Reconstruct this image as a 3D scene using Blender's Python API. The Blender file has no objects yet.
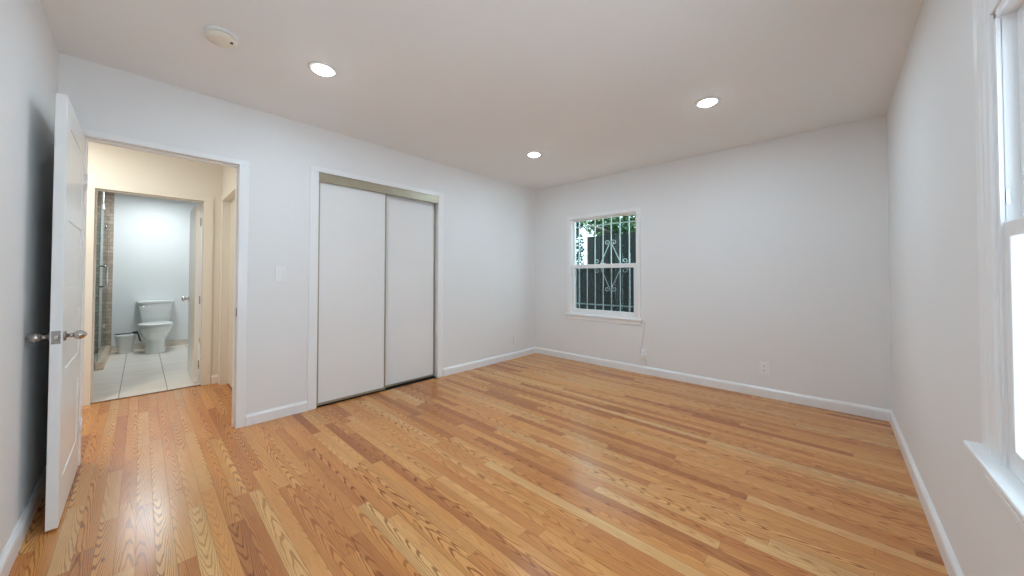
import bpy, bmesh, math, random
from mathutils import Vector, Matrix
random.seed(7)
S = bpy.context.scene
C = S.collection
PI = math.pi

# ------------------------------------------------------------------ camera
F_PX, SHIFT_PX = 345.46, -17.13
YAW, PITCH, ROLL = math.radians(42.99), math.radians(1.008), math.radians(0.084)
cam_data = bpy.data.cameras.new('camera')
cam_data.sensor_fit = 'HORIZONTAL'
cam_data.sensor_width = 36.0
cam_data.lens = F_PX * 36.0 / 1024.0
cam_data.shift_y = SHIFT_PX / 1024.0
cam_data.clip_start = 0.02
cam = bpy.data.objects.new('camera', cam_data)
C.objects.link(cam)
fw = Vector((-math.sin(YAW) * math.cos(PITCH), math.cos(YAW) * math.cos(PITCH), math.sin(PITCH)))
rt = Vector((math.cos(YAW), math.sin(YAW), 0))
up = rt.cross(fw)
r2 = rt * math.cos(ROLL) + up * math.sin(ROLL)
u2 = -rt * math.sin(ROLL) + up * math.cos(ROLL)
m = Matrix((r2, u2, -fw)).transposed().to_4x4()
m.translation = Vector((3.286, 0.345, 1.136))
cam.matrix_world = m
S.camera = cam

# ------------------------------------------------------------------ view, world, lamps
S.view_settings.view_transform = 'Standard'
S.view_settings.look = 'None'
S.view_settings.exposure = -0.15
S.view_settings.gamma = 1.0
S.view_settings.use_curve_mapping = False
S.cycles.use_denoising = True
S.cycles.max_bounces = 12
S.cycles.diffuse_bounces = 8
S.cycles.transparent_max_bounces = 16
S.cycles.sample_clamp_indirect = 6.0
S.cycles.caustics_reflective = False
S.cycles.caustics_refractive = False

W, L, H = 3.609, 4.396, 2.44

world = bpy.data.worlds.new('overcast_sky')
S.world = world
world.use_nodes = True
bg = world.node_tree.nodes['Background']
bg.inputs[0].default_value = (0.72, 0.88, 1.0, 1)
bg.inputs[1].default_value = 6.5


def area(name, loc, rot, size, energy, color, size_y=None, portal=False, disk=False, spread=PI):
    d = bpy.data.lights.new(name, 'AREA')
    d.shape = 'DISK' if disk else 'RECTANGLE'
    d.size = size
    if not disk:
        d.size_y = size_y or size
    d.energy = energy
    d.color = color
    d.spread = spread
    d.cycles.is_portal = portal
    o = bpy.data.objects.new(name, d)
    C.objects.link(o)
    o.location = loc
    o.rotation_euler = rot
    return o


CAN_E, CAN_COL = 8.8, (0.60, 0.835, 1.02)
CANS = [(0.953, 1.105), (0.973, 3.166), (2.612, 3.195), (2.612, 1.105)]
for cx, cy in CANS:
    area('can_lamp', (cx, cy, H - 0.027), (0, 0, 0), 0.10, CAN_E * (0.86 if cx < 1.5 else 1.12), CAN_COL, disk=True)
area('window_portal', (W + 0.16, 1.19, 1.27), (0, math.radians(90), 0), 1.2, 1, (1, 1, 1), 1.36, portal=True)
area('window_portal', (1.1, L + 0.145, 1.3), (math.radians(-90), 0, 0), 1.0, 1, (1, 1, 1), 1.3, portal=True)
area('hall_lamp', (-0.85, -0.35, H - 0.05), (0, 0, 0), 0.25, 21.0, (1.0, 0.98, 0.86), disk=True)
area('bathroom_lamp', (-3.85, 0.45, H - 0.06), (0, 0, 0), 0.34, 26.0, (0.88, 0.97, 1.0), disk=True)
sun_data = bpy.data.lights.new('sun', 'SUN')
sun_data.energy = 42.0
sun_data.angle = math.radians(1.0)
sun = bpy.data.objects.new('sun', sun_data)
C.objects.link(sun)
sun.rotation_euler = Vector((0.42, 0.10, -0.90)).to_track_quat('-Z', 'Y').to_euler()   # high, over the roof, onto the bounce ground added outside the right wall


# ------------------------------------------------------------------ helpers
class MB:
    """collects shapes in world space; build() links them as one mesh object"""

    def __init__(self):
        self.bm = bmesh.new()

    def box(self, x0, x1, y0, y1, z0, z1, bev=0.0, seg=2):
        if x1 < x0: x0, x1 = x1, x0
        if y1 < y0: y0, y1 = y1, y0
        if z1 < z0: z0, z1 = z1, z0
        vs = [self.bm.verts.new((x, y, z)) for x in (x0, x1) for y in (y0, y1) for z in (z0, z1)]
        idx = [(0, 1, 3, 2), (4, 6, 7, 5), (0, 4, 5, 1), (2, 3, 7, 6), (0, 2, 6, 4), (1, 5, 7, 3)]
        fs = [self.bm.faces.new([vs[i] for i in f]) for f in idx]
        if bev > 0:
            es = list({e for f in fs for e in f.edges})
            bmesh.ops.bevel(self.bm, geom=es, offset=bev, segments=seg, affect='EDGES', profile=0.5)
        return self

    def loft(self, rings, cap=True, smooth=True):
        """rings: list of lists of points (same count), closed loops"""
        vr = [[self.bm.verts.new(p) for p in r] for r in rings]
        n = len(vr[0])
        for a, b in zip(vr, vr[1:]):
            for i in range(n):
                f = self.bm.faces.new((a[i], a[(i + 1) % n], b[(i + 1) % n], b[i]))
                f.smooth = smooth
        if cap:
            self.bm.faces.new(list(reversed(vr[0])))
            self.bm.faces.new(vr[-1])
        return self

    def lathe(self, prof, origin, axis='z', n=32, cap=True):
        """prof: list of (radius, height) turned around an axis through origin"""
        o = Vector(origin)
        rings = []
        for r, h in prof:
            ring = []
            for i in range(n):
                a = 2 * PI * i / n
                c, s = r * math.cos(a), r * math.sin(a)
                p = {'z': (c, s, h), 'x': (h, c, s), 'y': (s, h, c)}[axis]
                ring.append(o + Vector(p))
            rings.append(ring)
        return self.loft(rings, cap)

    def tube(self, pts, r, n=8, cap=True):
        pts = [Vector(p) for p in pts]
        rings = []
        prev = None
        for i, p in enumerate(pts):
            t = (pts[min(i + 1, len(pts) - 1)] - pts[max(i - 1, 0)]).normalized()
            if prev is None:
                a = Vector((0, 0, 1)) if abs(t.z) < 0.9 else Vector((1, 0, 0))
                nrm = t.cross(a).normalized()
            else:
                nrm = (prev - t * prev.dot(t)).normalized()
            prev = nrm
            b = t.cross(nrm)
            rr = r[i] if isinstance(r, (list, tuple)) else r
            rings.append([p + (nrm * math.cos(2 * PI * k / n) + b * math.sin(2 * PI * k / n)) * rr for k in range(n)])
        return self.loft(rings, cap)

    def prism(self, prof, axis, a, b):
        """closed profile of 2D points extruded along axis from a to b
        axis 'x': prof=(y,z); axis 'y': prof=(x,z); axis 'z': prof=(x,y)"""
        def P(u, v, t):
            return {'x': (t, u, v), 'y': (u, t, v), 'z': (u, v, t)}[axis]
        return self.loft([[P(u, v, a) for u, v in prof], [P(u, v, b) for u, v in prof]], smooth=False)

    def build(self, name, mat, parent=None, origin=None, smooth=False):
        bmesh.ops.recalc_face_normals(self.bm, faces=self.bm.faces)
        me = bpy.data.meshes.new(name)
        if origin is None:
            if parent is not None:
                p = parent
                origin = Vector((0, 0, 0))
                while p is not None:
                    origin += p.location
                    p = p.parent
            else:
                xs = [v.co for v in self.bm.verts]
                origin = Vector(((min(v.x for v in xs) + max(v.x for v in xs)) / 2,
                                 (min(v.y for v in xs) + max(v.y for v in xs)) / 2, min(v.z for v in xs)))
        origin = Vector(origin)
        for v in self.bm.verts:
            v.co -= origin
        if smooth:
            for f in self.bm.faces:
                f.smooth = True
        self.bm.to_mesh(me)
        self.bm.free()
        me.materials.append(mat)
        o = bpy.data.objects.new(name, me)
        C.objects.link(o)
        if parent is not None:
            o.parent = parent
            w = Vector((0, 0, 0))
            p = parent
            while p is not None:
                w += p.location
                p = p.parent
            o.location = origin - w
        else:
            o.location = origin
        return o


def tag(o, label, cat, group=None, kind=None):
    o['label'] = label
    o['category'] = cat
    if group: o['group'] = group
    if kind: o['kind'] = kind
    return o


def empty(name, loc, label, cat, group=None, kind=None):
    o = bpy.data.objects.new(name, None)
    o.empty_display_size = 0.05
    C.objects.link(o)
    o.location = loc
    return tag(o, label, cat, group, kind)


def struct(name, mb, mat, label=None, cat=None):
    o = mb.build(name, mat)
    o['kind'] = 'structure'
    if label: o['label'] = label
    if cat: o['category'] = cat
    return o


# ------------------------------------------------------------------ materials
def mat(name, color, rough=0.5, metal=0.0, spec=0.5, noise=0.0, nscale=8.0, bump=0.0, bscale=200.0, coat=0.0):
    m = bpy.data.materials.new(name)
    m.use_nodes = True
    nt = m.node_tree
    b = nt.nodes['Principled BSDF']
    b.inputs['Base Color'].default_value = (*color, 1)
    b.inputs['Roughness'].default_value = rough
    b.inputs['Metallic'].default_value = metal
    b.inputs['Specular IOR Level'].default_value = spec
    b.inputs['Coat Weight'].default_value = coat
    tc = nt.nodes.new('ShaderNodeTexCoord')
    if noise > 0:
        n = nt.nodes.new('ShaderNodeTexNoise')
        n.inputs['Scale'].default_value = nscale
        n.inputs['Detail'].default_value = 3
        nt.links.new(tc.outputs['Object'], n.inputs['Vector'])
        r = nt.nodes.new('ShaderNodeValToRGB')
        r.color_ramp.elements[0].position = 0.3
        r.color_ramp.elements[1].position = 0.7
        r.color_ramp.elements[0].color = (*[c * (1 - noise) for c in color], 1)
        r.color_ramp.elements[1].color = (*[min(1, c * (1 + noise)) for c in color], 1)
        nt.links.new(n.outputs['Fac'], r.inputs['Fac'])
        nt.links.new(r.outputs['Color'], b.inputs['Base Color'])
    if bump > 0:
        n = nt.nodes.new('ShaderNodeTexNoise')
        n.inputs['Scale'].default_value = bscale
        n.inputs['Detail'].default_value = 2
        nt.links.new(tc.outputs['Object'], n.inputs['Vector'])
        bp = nt.nodes.new('ShaderNodeBump')
        bp.inputs['Strength'].default_value = bump
        bp.inputs['Distance'].default_value = 0.002
        nt.links.new(n.outputs['Fac'], bp.inputs['Height'])
        nt.links.new(bp.outputs['Normal'], b.inputs['Normal'])
    return m


class N:
    """small node-graph builder"""

    def __init__(self, name):
        self.m = bpy.data.materials.new(name)
        self.m.use_nodes = True
        self.nt = self.m.node_tree
        self.b = self.nt.nodes['Principled BSDF']

    def node(self, t, **kw):
        n = self.nt.nodes.new(t)
        for k, v in kw.items():
            setattr(n, k, v)
        return n

    def put(self, sock, v):
        if isinstance(v, (int, float)):
            sock.default_value = v
        elif isinstance(v, tuple):
            sock.default_value = v
        else:
            self.nt.links.new(v, sock)

    def math(self, op, a, b=0.0, c=0.0):
        n = self.node('ShaderNodeMath', operation=op)
        self.put(n.inputs[0], a)
        self.put(n.inputs[1], b)
        self.put(n.inputs[2], c)
        return n.outputs[0]

    def xyz(self, x, y, z):
        n = self.node('ShaderNodeCombineXYZ')
        for i, v in enumerate((x, y, z)):
            self.put(n.inputs[i], v)
        return n.outputs[0]

    def ramp(self, fac, stops, interp='LINEAR'):
        n = self.node('ShaderNodeValToRGB')
        cr = n.color_ramp
        cr.interpolation = interp
        while len(cr.elements) < len(stops):
            cr.elements.new(0.5)
        for e, (p, c) in zip(cr.elements, stops):
            e.position = p
            e.color = (*c, 1)
        self.put(n.inputs['Fac'], fac)
        return n.outputs['Color']

    def mix(self, fac, a, b, blend='MIX'):
        n = self.node('ShaderNodeMix', data_type='RGBA', blend_type=blend)
        self.put(n.inputs[0], fac)
        self.put(n.inputs[6], a)
        self.put(n.inputs[7], b)
        return n.outputs[2]

    def white(self, vec):
        n = self.node('ShaderNodeTexWhiteNoise', noise_dimensions='3D')
        self.put(n.inputs['Vector'], vec)
        return n.outputs['Value']

    def noise(self, vec, scale=1.0, detail=2.0, rough=0.5, dist=0.0):
        n = self.node('ShaderNodeTexNoise')
        self.put(n.inputs['Vector'], vec)
        n.inputs['Scale'].default_value = scale
        n.inputs['Detail'].default_value = detail
        n.inputs['Roughness'].default_value = rough
        n.inputs['Distortion'].default_value = dist
        return n.outputs['Fac']

    def smooth(self, v, lo, hi):
        n = self.node('ShaderNodeMapRange', interpolation_type='SMOOTHSTEP')
        self.put(n.inputs['Value'], v)
        n.inputs['From Min'].default_value = lo
        n.inputs['From Max'].default_value = hi
        return n.outputs['Result']


def oak_floor():
    g = N('oak_strip_floor')
    geo = g.node('ShaderNodeNewGeometry')
    sep = g.node('ShaderNodeSeparateXYZ')
    g.nt.links.new(geo.outputs['Position'], sep.inputs[0])
    x, y = sep.outputs[0], sep.outputs[1]
    PW = 0.0572
    v = g.math('DIVIDE', y, PW)
    row = g.math('FLOOR', v)
    fv = g.math('FRACT', v)
    rr = g.white(g.xyz(row, 3.1, 0.0))
    rl = g.white(g.xyz(row, 9.7, 4.0))
    ln = g.math('MULTIPLY_ADD', rl, 0.75, 0.50)
    u = g.math('ADD', g.math('DIVIDE', x, ln), g.math('MULTIPLY', rr, 37.0))
    col = g.math('FLOOR', u)
    fu = g.math('FRACT', u)
    idv = g.white(g.xyz(row, col, 1.0))
    id2 = g.white(g.xyz(row, col, 5.0))
    id3 = g.white(g.xyz(row, col, 8.0))
    idw = g.white(g.xyz(row, col, 13.0))
    base = g.ramp(idv, FLOOR_STOPS)
    # cathedral grain: nested parabolas along each plank, off-centre ones read as straight grain
    yc = g.math('SUBTRACT', g.math('MULTIPLY', g.math('SUBTRACT', fv, 0.5), PW), g.math('MULTIPLY', g.math('SUBTRACT', id2, 0.5), 0.062))
    sgn = g.math('SUBTRACT', g.math('MULTIPLY', g.math('GREATER_THAN', id3, 0.5), 2.0), 1.0)
    w1 = g.noise(g.xyz(g.math('MULTIPLY_ADD', x, 3.2, g.math('MULTIPLY', idv, 90.0)), g.math('MULTIPLY_ADD', y, 30.0, g.math('MULTIPLY', id2, 60.0)), 0.0), 1.0, 2.0, 0.5)
    w2 = g.noise(g.xyz(g.math('MULTIPLY', x, 30.0), g.math('MULTIPLY', y, 120.0), g.math('MULTIPLY', idv, 9.0)), 1.0, 1.0, 0.5)
    n1 = g.math('MULTIPLY', g.math('MULTIPLY', x, sgn), g.math('MULTIPLY_ADD', id3, 8.0, 6.0))
    n1 = g.math('MULTIPLY_ADD', g.math('MULTIPLY', yc, yc), 3400.0, n1)
    n1 = g.math('MULTIPLY_ADD', w1, 2.6, n1)
    n1 = g.math('MULTIPLY_ADD', w2, 0.22, n1)
    rings = g.math('SINE', g.math('MULTIPLY', n1, 6.2832))
    rings = g.smooth(rings, 0.15, 1.0)
    strength = g.math('MULTIPLY_ADD', idw, 0.68, 0.22)
    base = g.mix(g.math('MULTIPLY', rings, strength), base, g.mix(1.0, base, (0.36, 0.24, 0.165, 1), 'MULTIPLY'))
    # fine pores and streaks
    n2 = g.noise(g.xyz(g.math('MULTIPLY', x, 9.0), g.math('MULTIPLY', y, 330.0), id2), 1.0, 2.0, 0.6)
    base = g.mix(g.math('MULTIPLY', g.smooth(n2, 0.52, 0.72), 0.45), base, g.mix(1.0, base, (0.55, 0.42, 0.33, 1), 'MULTIPLY'))
    n3 = g.noise(g.xyz(g.math('MULTIPLY', x, 1.5), g.math('MULTIPLY', y, 14.0), g.math('MULTIPLY', idv, 20.0)), 1.0, 3.0, 0.6)
    base = g.mix(g.math('MULTIPLY', g.smooth(n3, 0.35, 0.7), 0.55), base, g.mix(1.0, base, (0.80, 0.66, 0.55, 1), 'MULTIPLY'))
    # knots, few
    vo = g.node('ShaderNodeTexVoronoi')
    g.put(vo.inputs['Vector'], g.xyz(g.math('MULTIPLY', x, 1.0), g.math('MULTIPLY', y, 2.6), 0.0))
    vo.inputs['Scale'].default_value = 1.7
    kn = g.math('SUBTRACT', 1.0, g.smooth(vo.outputs['Distance'], 0.012, 0.045))
    base = g.mix(g.math('MULTIPLY', kn, 0.75), base, (0.05, 0.02, 0.01, 1))
    # joints
    ev = g.math('MULTIPLY', g.math('MINIMUM', fv, g.math('SUBTRACT', 1.0, fv)), PW)
    eu = g.math('MULTIPLY', g.math('MINIMUM', fu, g.math('SUBTRACT', 1.0, fu)), ln)
    gap = g.math('SUBTRACT', 1.0, g.smooth(g.math('MINIMUM', ev, eu), 0.0003, 0.0011))
    base = g.mix(g.math('MULTIPLY', gap, 0.55), base, (0.07, 0.03, 0.012, 1))
    g.put(g.b.inputs['Base Color'], base)
    rg = g.math('MULTIPLY_ADD', w1, 0.10, 0.19)
    g.put(g.b.inputs['Roughness'], rg)
    g.b.inputs['Specular IOR Level'].default_value = 0.42
    bp = g.node('ShaderNodeBump')
    bp.inputs['Strength'].default_value = 0.25
    bp.inputs['Distance'].default_value = 0.001
    g.put(bp.inputs['Height'], g.math('SUBTRACT', 1.0, gap))
    g.put(g.b.inputs['Normal'], bp.outputs['Normal'])
    return g.m


FLOOR_STOPS = [(0.0, (0.403, 0.142, 0.039)), (0.06, (0.458, 0.173, 0.05)), (0.22, (0.569, 0.23, 0.069)), (0.5, (0.66, 0.292, 0.087)), (0.9, (0.713, 0.359, 0.123)), (1.0, (0.718, 0.418, 0.168))]


def bath_tile():
    g = N('bathroom_floor_tile')
    geo = g.node('ShaderNodeNewGeometry')
    sep = g.node('ShaderNodeSeparateXYZ')
    g.nt.links.new(geo.outputs['Position'], sep.inputs[0])
    x, y = sep.outputs[0], sep.outputs[1]
    T = 0.325
    u = g.math('DIVIDE', g.math('ADD', x, 1.67 + 0.10), 0.65)
    v = g.math('DIVIDE', g.math('SUBTRACT', y, 0.215), T)
    fu, fv = g.math('FRACT', u), g.math('FRACT', v)
    eu = g.math('MULTIPLY', g.math('MINIMUM', fu, g.math('SUBTRACT', 1.0, fu)), 0.65)
    ev = g.math('MULTIPLY', g.math('MINIMUM', fv, g.math('SUBTRACT', 1.0, fv)), T)
    idv = g.white(g.xyz(g.math('FLOOR', u), g.math('FLOOR', v), 2.0))
    n = g.noise(g.xyz(g.math('MULTIPLY', x, 9.0), g.math('MULTIPLY', y, 2.5), idv), 1.0, 4.0, 0.6)
    c = g.ramp(n, [(0.3, (0.74, 0.67, 0.60)), (0.7, (0.86, 0.81, 0.75))])
    gap = g.math('SUBTRACT', 1.0, g.smooth(ev, 0.0025, 0.0045))
    gapu = g.math('SUBTRACT', 1.0, g.smooth(eu, 0.0015, 0.0035))
    c = g.mix(g.math('MULTIPLY', gapu, 0.35), c, (0.45, 0.40, 0.36, 1))
    c = g.mix(gap, c, (0.22, 0.19, 0.17, 1))
    g.put(g.b.inputs['Base Color'], c)
    g.b.inputs['Roughness'].default_value = 0.28
    return g.m


def stone_tile():
    g = N('brown_stone_tile')
    geo = g.node('ShaderNodeNewGeometry')
    sep = g.node('ShaderNodeSeparateXYZ')
    g.nt.links.new(geo.outputs['Position'], sep.inputs[0])
    h = g.math('ADD', sep.outputs[0], sep.outputs[1])
    br = g.node('ShaderNodeTexBrick')
    br.offset = 0.5
    g.put(br.inputs['Vector'], g.xyz(h, sep.outputs[2], 0.0))
    br.inputs['Scale'].default_value = 1.0
    br.inputs['Brick Width'].default_value = 0.11
    br.inputs['Row Height'].default_value = 0.055
    br.inputs['Mortar Size'].default_value = 0.003
    br.inputs['Color1'].default_value = (0.44, 0.34, 0.26, 1)
    br.inputs['Color2'].default_value = (0.60, 0.49, 0.40, 1)
    br.inputs['Mortar'].default_value = (0.27, 0.22, 0.18, 1)
    n = g.noise(geo.outputs['Position'], 26.0, 4.0, 0.65)
    c = g.mix(g.math('MULTIPLY', g.smooth(n, 0.4, 0.7), 0.5), br.outputs['Color'], (0.26, 0.20, 0.16, 1))
    g.put(g.b.inputs['Base Color'], c)
    g.b.inputs['Roughness'].default_value = 0.45
    return g.m


def pane(name, tint=(0.95, 1.0, 0.98), ior=1.45):
    m = bpy.data.materials.new(name)
    m.use_nodes = True
    nt = m.node_tree
    nt.nodes.remove(nt.nodes['Principled BSDF'])
    out = nt.nodes['Material Output']
    t = nt.nodes.new('ShaderNodeBsdfTransparent')
    t.inputs[0].default_value = (*tint, 1)
    gl = nt.nodes.new('ShaderNodeBsdfGlossy')
    gl.inputs['Roughness'].default_value = 0.02
    fr = nt.nodes.new('ShaderNodeFresnel')
    fr.inputs[0].default_value = ior
    mx = nt.nodes.new('ShaderNodeMixShader')
    ge = nt.nodes.new('ShaderNodeNewGeometry')      # the pane reflects at its outer faces only
    sb = nt.nodes.new('ShaderNodeMath')
    sb.operation = 'SUBTRACT'
    sb.inputs[0].default_value = 1.0
    nt.links.new(ge.outputs['Backfacing'], sb.inputs[1])
    mu = nt.nodes.new('ShaderNodeMath')
    mu.operation = 'MULTIPLY'
    nt.links.new(fr.outputs[0], mu.inputs[0])
    nt.links.new(sb.outputs[0], mu.inputs[1])
    nt.links.new(mu.outputs[0], mx.inputs[0])
    nt.links.new(t.outputs[0], mx.inputs[1])
    nt.links.new(gl.outputs[0], mx.inputs[2])
    nt.links.new(mx.outputs[0], out.inputs[0])
    return m


def screen_mat():
    m = bpy.data.materials.new('insect_screen')
    m.use_nodes = True
    nt = m.node_tree
    b = nt.nodes['Principled BSDF']
    b.inputs['Base Color'].default_value = (0.012, 0.016, 0.028, 1)  # slight blue stands in for the bluish reflection on the lower glass
    b.inputs['Roughness'].default_value = 0.7
    t = nt.nodes.new('ShaderNodeBsdfTransparent')
    mx = nt.nodes.new('ShaderNodeMixShader')
    mx.inputs[0].default_value = 0.22
    nt.links.new(t.outputs[0], mx.inputs[1])
    nt.links.new(b.outputs[0], mx.inputs[2])
    nt.links.new(mx.outputs[0], nt.nodes['Material Output'].inputs[0])
    return m


def lamp_mat(name, color, strength):
    m = bpy.data.materials.new(name)
    m.use_nodes = True
    nt = m.node_tree
    nt.nodes.remove(nt.nodes['Principled BSDF'])
    e = nt.nodes.new('ShaderNodeEmission')
    e.inputs[0].default_value = (*color, 1)
    e.inputs[1].default_value = strength
    nt.links.new(e.outputs[0], nt.nodes['Material Output'].inputs[0])
    return m


def leaf_mat(name, a, b):
    g = N(name)
    geo = g.node('ShaderNodeNewGeometry')
    c = g.ramp(geo.outputs['Random Per Island'], [(0.0, a), (1.0, b)])
    g.put(g.b.inputs['Base Color'], c)
    g.b.inputs['Roughness'].default_value = 0.5
    return g.m


def fence_mat():
    g = N('weathered_fence_board')
    tc = g.node('ShaderNodeTexCoord')
    sep = g.node('ShaderNodeSeparateXYZ')
    g.nt.links.new(tc.outputs['Object'], sep.inputs[0])
    geo = g.node('ShaderNodeNewGeometry')
    n = g.noise(g.xyz(g.math('MULTIPLY', sep.outputs[0], 40.0), 0.0, g.math('MULTIPLY', sep.outputs[2], 3.0)), 1.0, 3.0)
    f = g.math('ADD', g.math('MULTIPLY', n, 0.6), g.math('MULTIPLY', geo.outputs['Random Per Island'], 0.4))
    g.put(g.b.inputs['Base Color'], g.ramp(f, [(0.2, (0.006, 0.008, 0.008)), (0.8, (0.020, 0.024, 0.023))]))
    g.b.inputs['Roughness'].default_value = 0.9
    g.b.inputs['Specular IOR Level'].default_value = 0.05
    return g.m


M_WALL = mat('white_wall_paint', (0.80, 0.80, 0.795), 0.55, spec=0.3, noise=0.012, nscale=1.2, bump=0.08, bscale=120)
M_CEIL = mat('white_ceiling_paint', (0.84, 0.84, 0.83), 0.8, spec=0.2, noise=0.012, nscale=1.0)
M_TRIM = mat('white_trim_enamel', (0.84, 0.84, 0.84), 0.30, spec=0.5, noise=0.01, nscale=3)
M_DOOR = mat('white_door_enamel', (0.83, 0.83, 0.82), 0.28, spec=0.5, noise=0.012, nscale=2)
M_CLOSET = mat('closet_panel_white', (0.80, 0.79, 0.775), 0.45, noise=0.012, nscale=2)
M_BRASS = mat('dull_brass_anodised', (0.40, 0.36, 0.27), 0.42, metal=0.75, noise=0.06, nscale=9)
M_NICKEL = mat('aged_nickel', (0.55, 0.51, 0.47), 0.22, metal=1.0, noise=0.08, nscale=30)
M_LATCH = mat('tarnished_latch_steel', (0.36, 0.32, 0.30), 0.4, metal=0.9, noise=0.15, nscale=60)
M_DARK = mat('gap_shadow_black', (0.02, 0.017, 0.015), 0.9, spec=0.05, noise=0.1)
M_PLASTIC = mat('white_plastic', (0.84, 0.84, 0.83), 0.35, noise=0.01)
M_IVORY = mat('ivory_plastic', (0.80, 0.74, 0.62), 0.45, noise=0.03, nscale=20)
M_SLOT = mat('slot_dark', (0.08, 0.07, 0.06), 0.7, noise=0.1)
M_FLOOR = oak_floor()
M_TILE = bath_tile()
M_STONE = stone_tile()
M_HALL = mat('cream_hall_paint', (0.80, 0.785, 0.745), 0.55, noise=0.012, nscale=1.5)
M_BATH = mat('cool_white_bath_paint', (0.80, 0.82, 0.83), 0.5, noise=0.012, nscale=1.5)
M_PORC = mat('white_porcelain', (0.82, 0.84, 0.84), 0.08, noise=0.01, coat=0.5)
M_SEAT = mat('white_seat_plastic', (0.84, 0.85, 0.85), 0.2, noise=0.01)
M_CHROME = mat('chrome', (0.75, 0.76, 0.78), 0.12, metal=1.0, noise=0.03, nscale=20)
M_BIN = mat('white_bin_plastic', (0.80, 0.81, 0.80), 0.4, noise=0.015)
M_BLACK = mat('black_rubber', (0.025, 0.03, 0.04), 0.5, noise=0.15, nscale=30)
M_GLASS = pane('window_glass', (0.89, 0.96, 0.955), 1.3)
M_GLASSC = pane('clear_window_glass', (0.95, 0.98, 1.0))
M_SHOWER = pane('shower_glass', (0.74, 0.86, 0.88), 1.5)
M_SCREEN = screen_mat()
M_LENS = lamp_mat('lamp_lens', (0.88, 0.95, 1.0), 45.0)
M_RING = mat('light_trim_ring', (0.82, 0.82, 0.81), 0.35, noise=0.01)
M_IRON = mat('pale_painted_iron', (0.60, 0.66, 0.64), 0.4, noise=0.06, nscale=30)
M_FENCE = fence_mat()
M_LEAF = leaf_mat('tree_leaves', (0.008, 0.036, 0.010), (0.040, 0.125, 0.024))
M_LEAFD = leaf_mat('hedge_leaves', (0.006, 0.03, 0.025), (0.025, 0.10, 0.07))
M_BARK = mat('dark_bark', (0.045, 0.035, 0.028), 0.9, noise=0.3, nscale=20)
M_GROUND = mat('yard_soil', (0.16, 0.13, 0.10), 0.9, noise=0.25, nscale=6)
M_STUCCO = mat('house_stucco', (0.70, 0.68, 0.64), 0.9, noise=0.05, nscale=12, bump=0.3, bscale=80)
M_BOUNCE = mat('pale_bounce_ground', (0.62, 0.64, 0.66), 0.9, noise=0.05, nscale=4)
M_CABLE = mat('white_cable', (0.62, 0.60, 0.57), 0.5, noise=0.02)
M_BLOCKER = mat('sky_blocker_paint', (0.45, 0.43, 0.40), 0.8, noise=0.05)

# ------------------------------------------------------------------ the setting: shell
HB = -1.55          # hall face of the wall holding the bathroom door
BB = -4.70          # far bathroom wall face
T = 0.12

b = MB().box(HB - 0.02, W + 0.14, -1.72, L + 0.14, -0.08, 0.0)
struct('floor', b, M_FLOOR, 'oak strip floor of varied honey and brown planks', 'floor')
b = MB().box(BB - 0.1, HB - 0.02, -1.2, 1.8, -0.08, 0.0)
struct('floor', b, M_TILE, 'pale large tile floor inside the bathroom', 'floor')
b = MB().box(BB - 0.1, W + 0.14, -1.72, L + 0.14, H, H + 0.1)
struct('ceiling', b, M_CEIL, 'plain white ceiling with recessed lights', 'ceiling')

DY0, DY1, DZ = 0.085, 0.853, 1.995         # rough doorway in the left wall
CY0, CY1, CZ = 1.385, 2.640, 2.055         # closet opening
b = MB()
b.box(-T, 0, -0.12, DY0, 0, H).box(-T, 0, DY1, CY0, 0, H).box(-T, 0, CY1, L, 0, H)
b.box(-T, 0, DY0, DY1, DZ, H).box(-T, 0, CY0, CY1, CZ, H)
struct('wall_left', b, M_WALL, 'white wall holding the hall doorway and the closet', 'wall')
WX0, WX1, WZ0, WZ1 = 0.615, 1.560, 0.628, 1.935   # small window opening
b = MB()
b.box(-T, WX0, L, L + 0.14, 0, H).box(WX1, W + 0.14, L, L + 0.14, 0, H)
b.box(WX0, WX1, L, L + 0.14, 0, WZ0).box(WX0, WX1, L, L + 0.14, WZ1, H)
struct('wall_back', b, M_WALL, 'white back wall with the small barred window', 'wall')
RY0, RY1, RZ0, RZ1 = 0.50, 1.863, 0.640, 1.822    # right window opening
b = MB()
b.box(W, W + 0.14, -0.12, RY0, 0, H).box(W, W + 0.14, RY1, L, 0, H)
b.box(W, W + 0.14, RY0, RY1, 0, RZ0).box(W, W + 0.14, RY0, RY1, RZ1, H)
struct('wall_right', b, M_WALL, 'white right wall beside the camera with the large window', 'wall')
b = MB().box(0, W, -0.12, 0, 0, H)
struct('wall_front', b, M_WALL, 'white wall behind the open bedroom door', 'wall')

# hall and bathroom shells
BY0, BY1, BZ = 0.040, 0.795, 1.940
b = MB()
b.box(HB - T, HB, -1.6, BY0, 0, H).box(HB - T, HB, BY1, 0.93, 0, H).box(HB - T, HB, BY0, BY1, BZ, H)
struct('wall_hall_back', b, M_HALL, 'cream hall wall around the bathroom doorway', 'wall')
b = MB()
HX0, HX1, HZ = -1.44, -0.66, 1.95
b.box(HB - T, HX0, 0.93, 1.05, 0, H).box(HX1, -T, 0.93, 1.05, 0, H).box(HX0, HX1, 0.93, 1.05, HZ, H)
struct('wall_hall_right', b, M_HALL, 'short cream hall wall seen through the doorway', 'wall')
b = MB().box(HB - T, -T, -1.72, -1.6, 0, H)
struct('wall_hall_left', b, M_HALL)
b = MB().box(-T - 0.02, -T, -1.6, DY0, 0, H)
struct('wall_hall_front', b, M_HALL)
b = MB().box(BB - 0.1, BB, -1.2, 1.8, 0, H)
struct('wall_bathroom_back', b, M_BATH, 'cool white bathroom wall behind the toilet', 'wall')
b = MB().box(BB, HB - T, -1.2, -1.1, 0, H)
struct('wall_bathroom_left', b, M_STONE)
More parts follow.
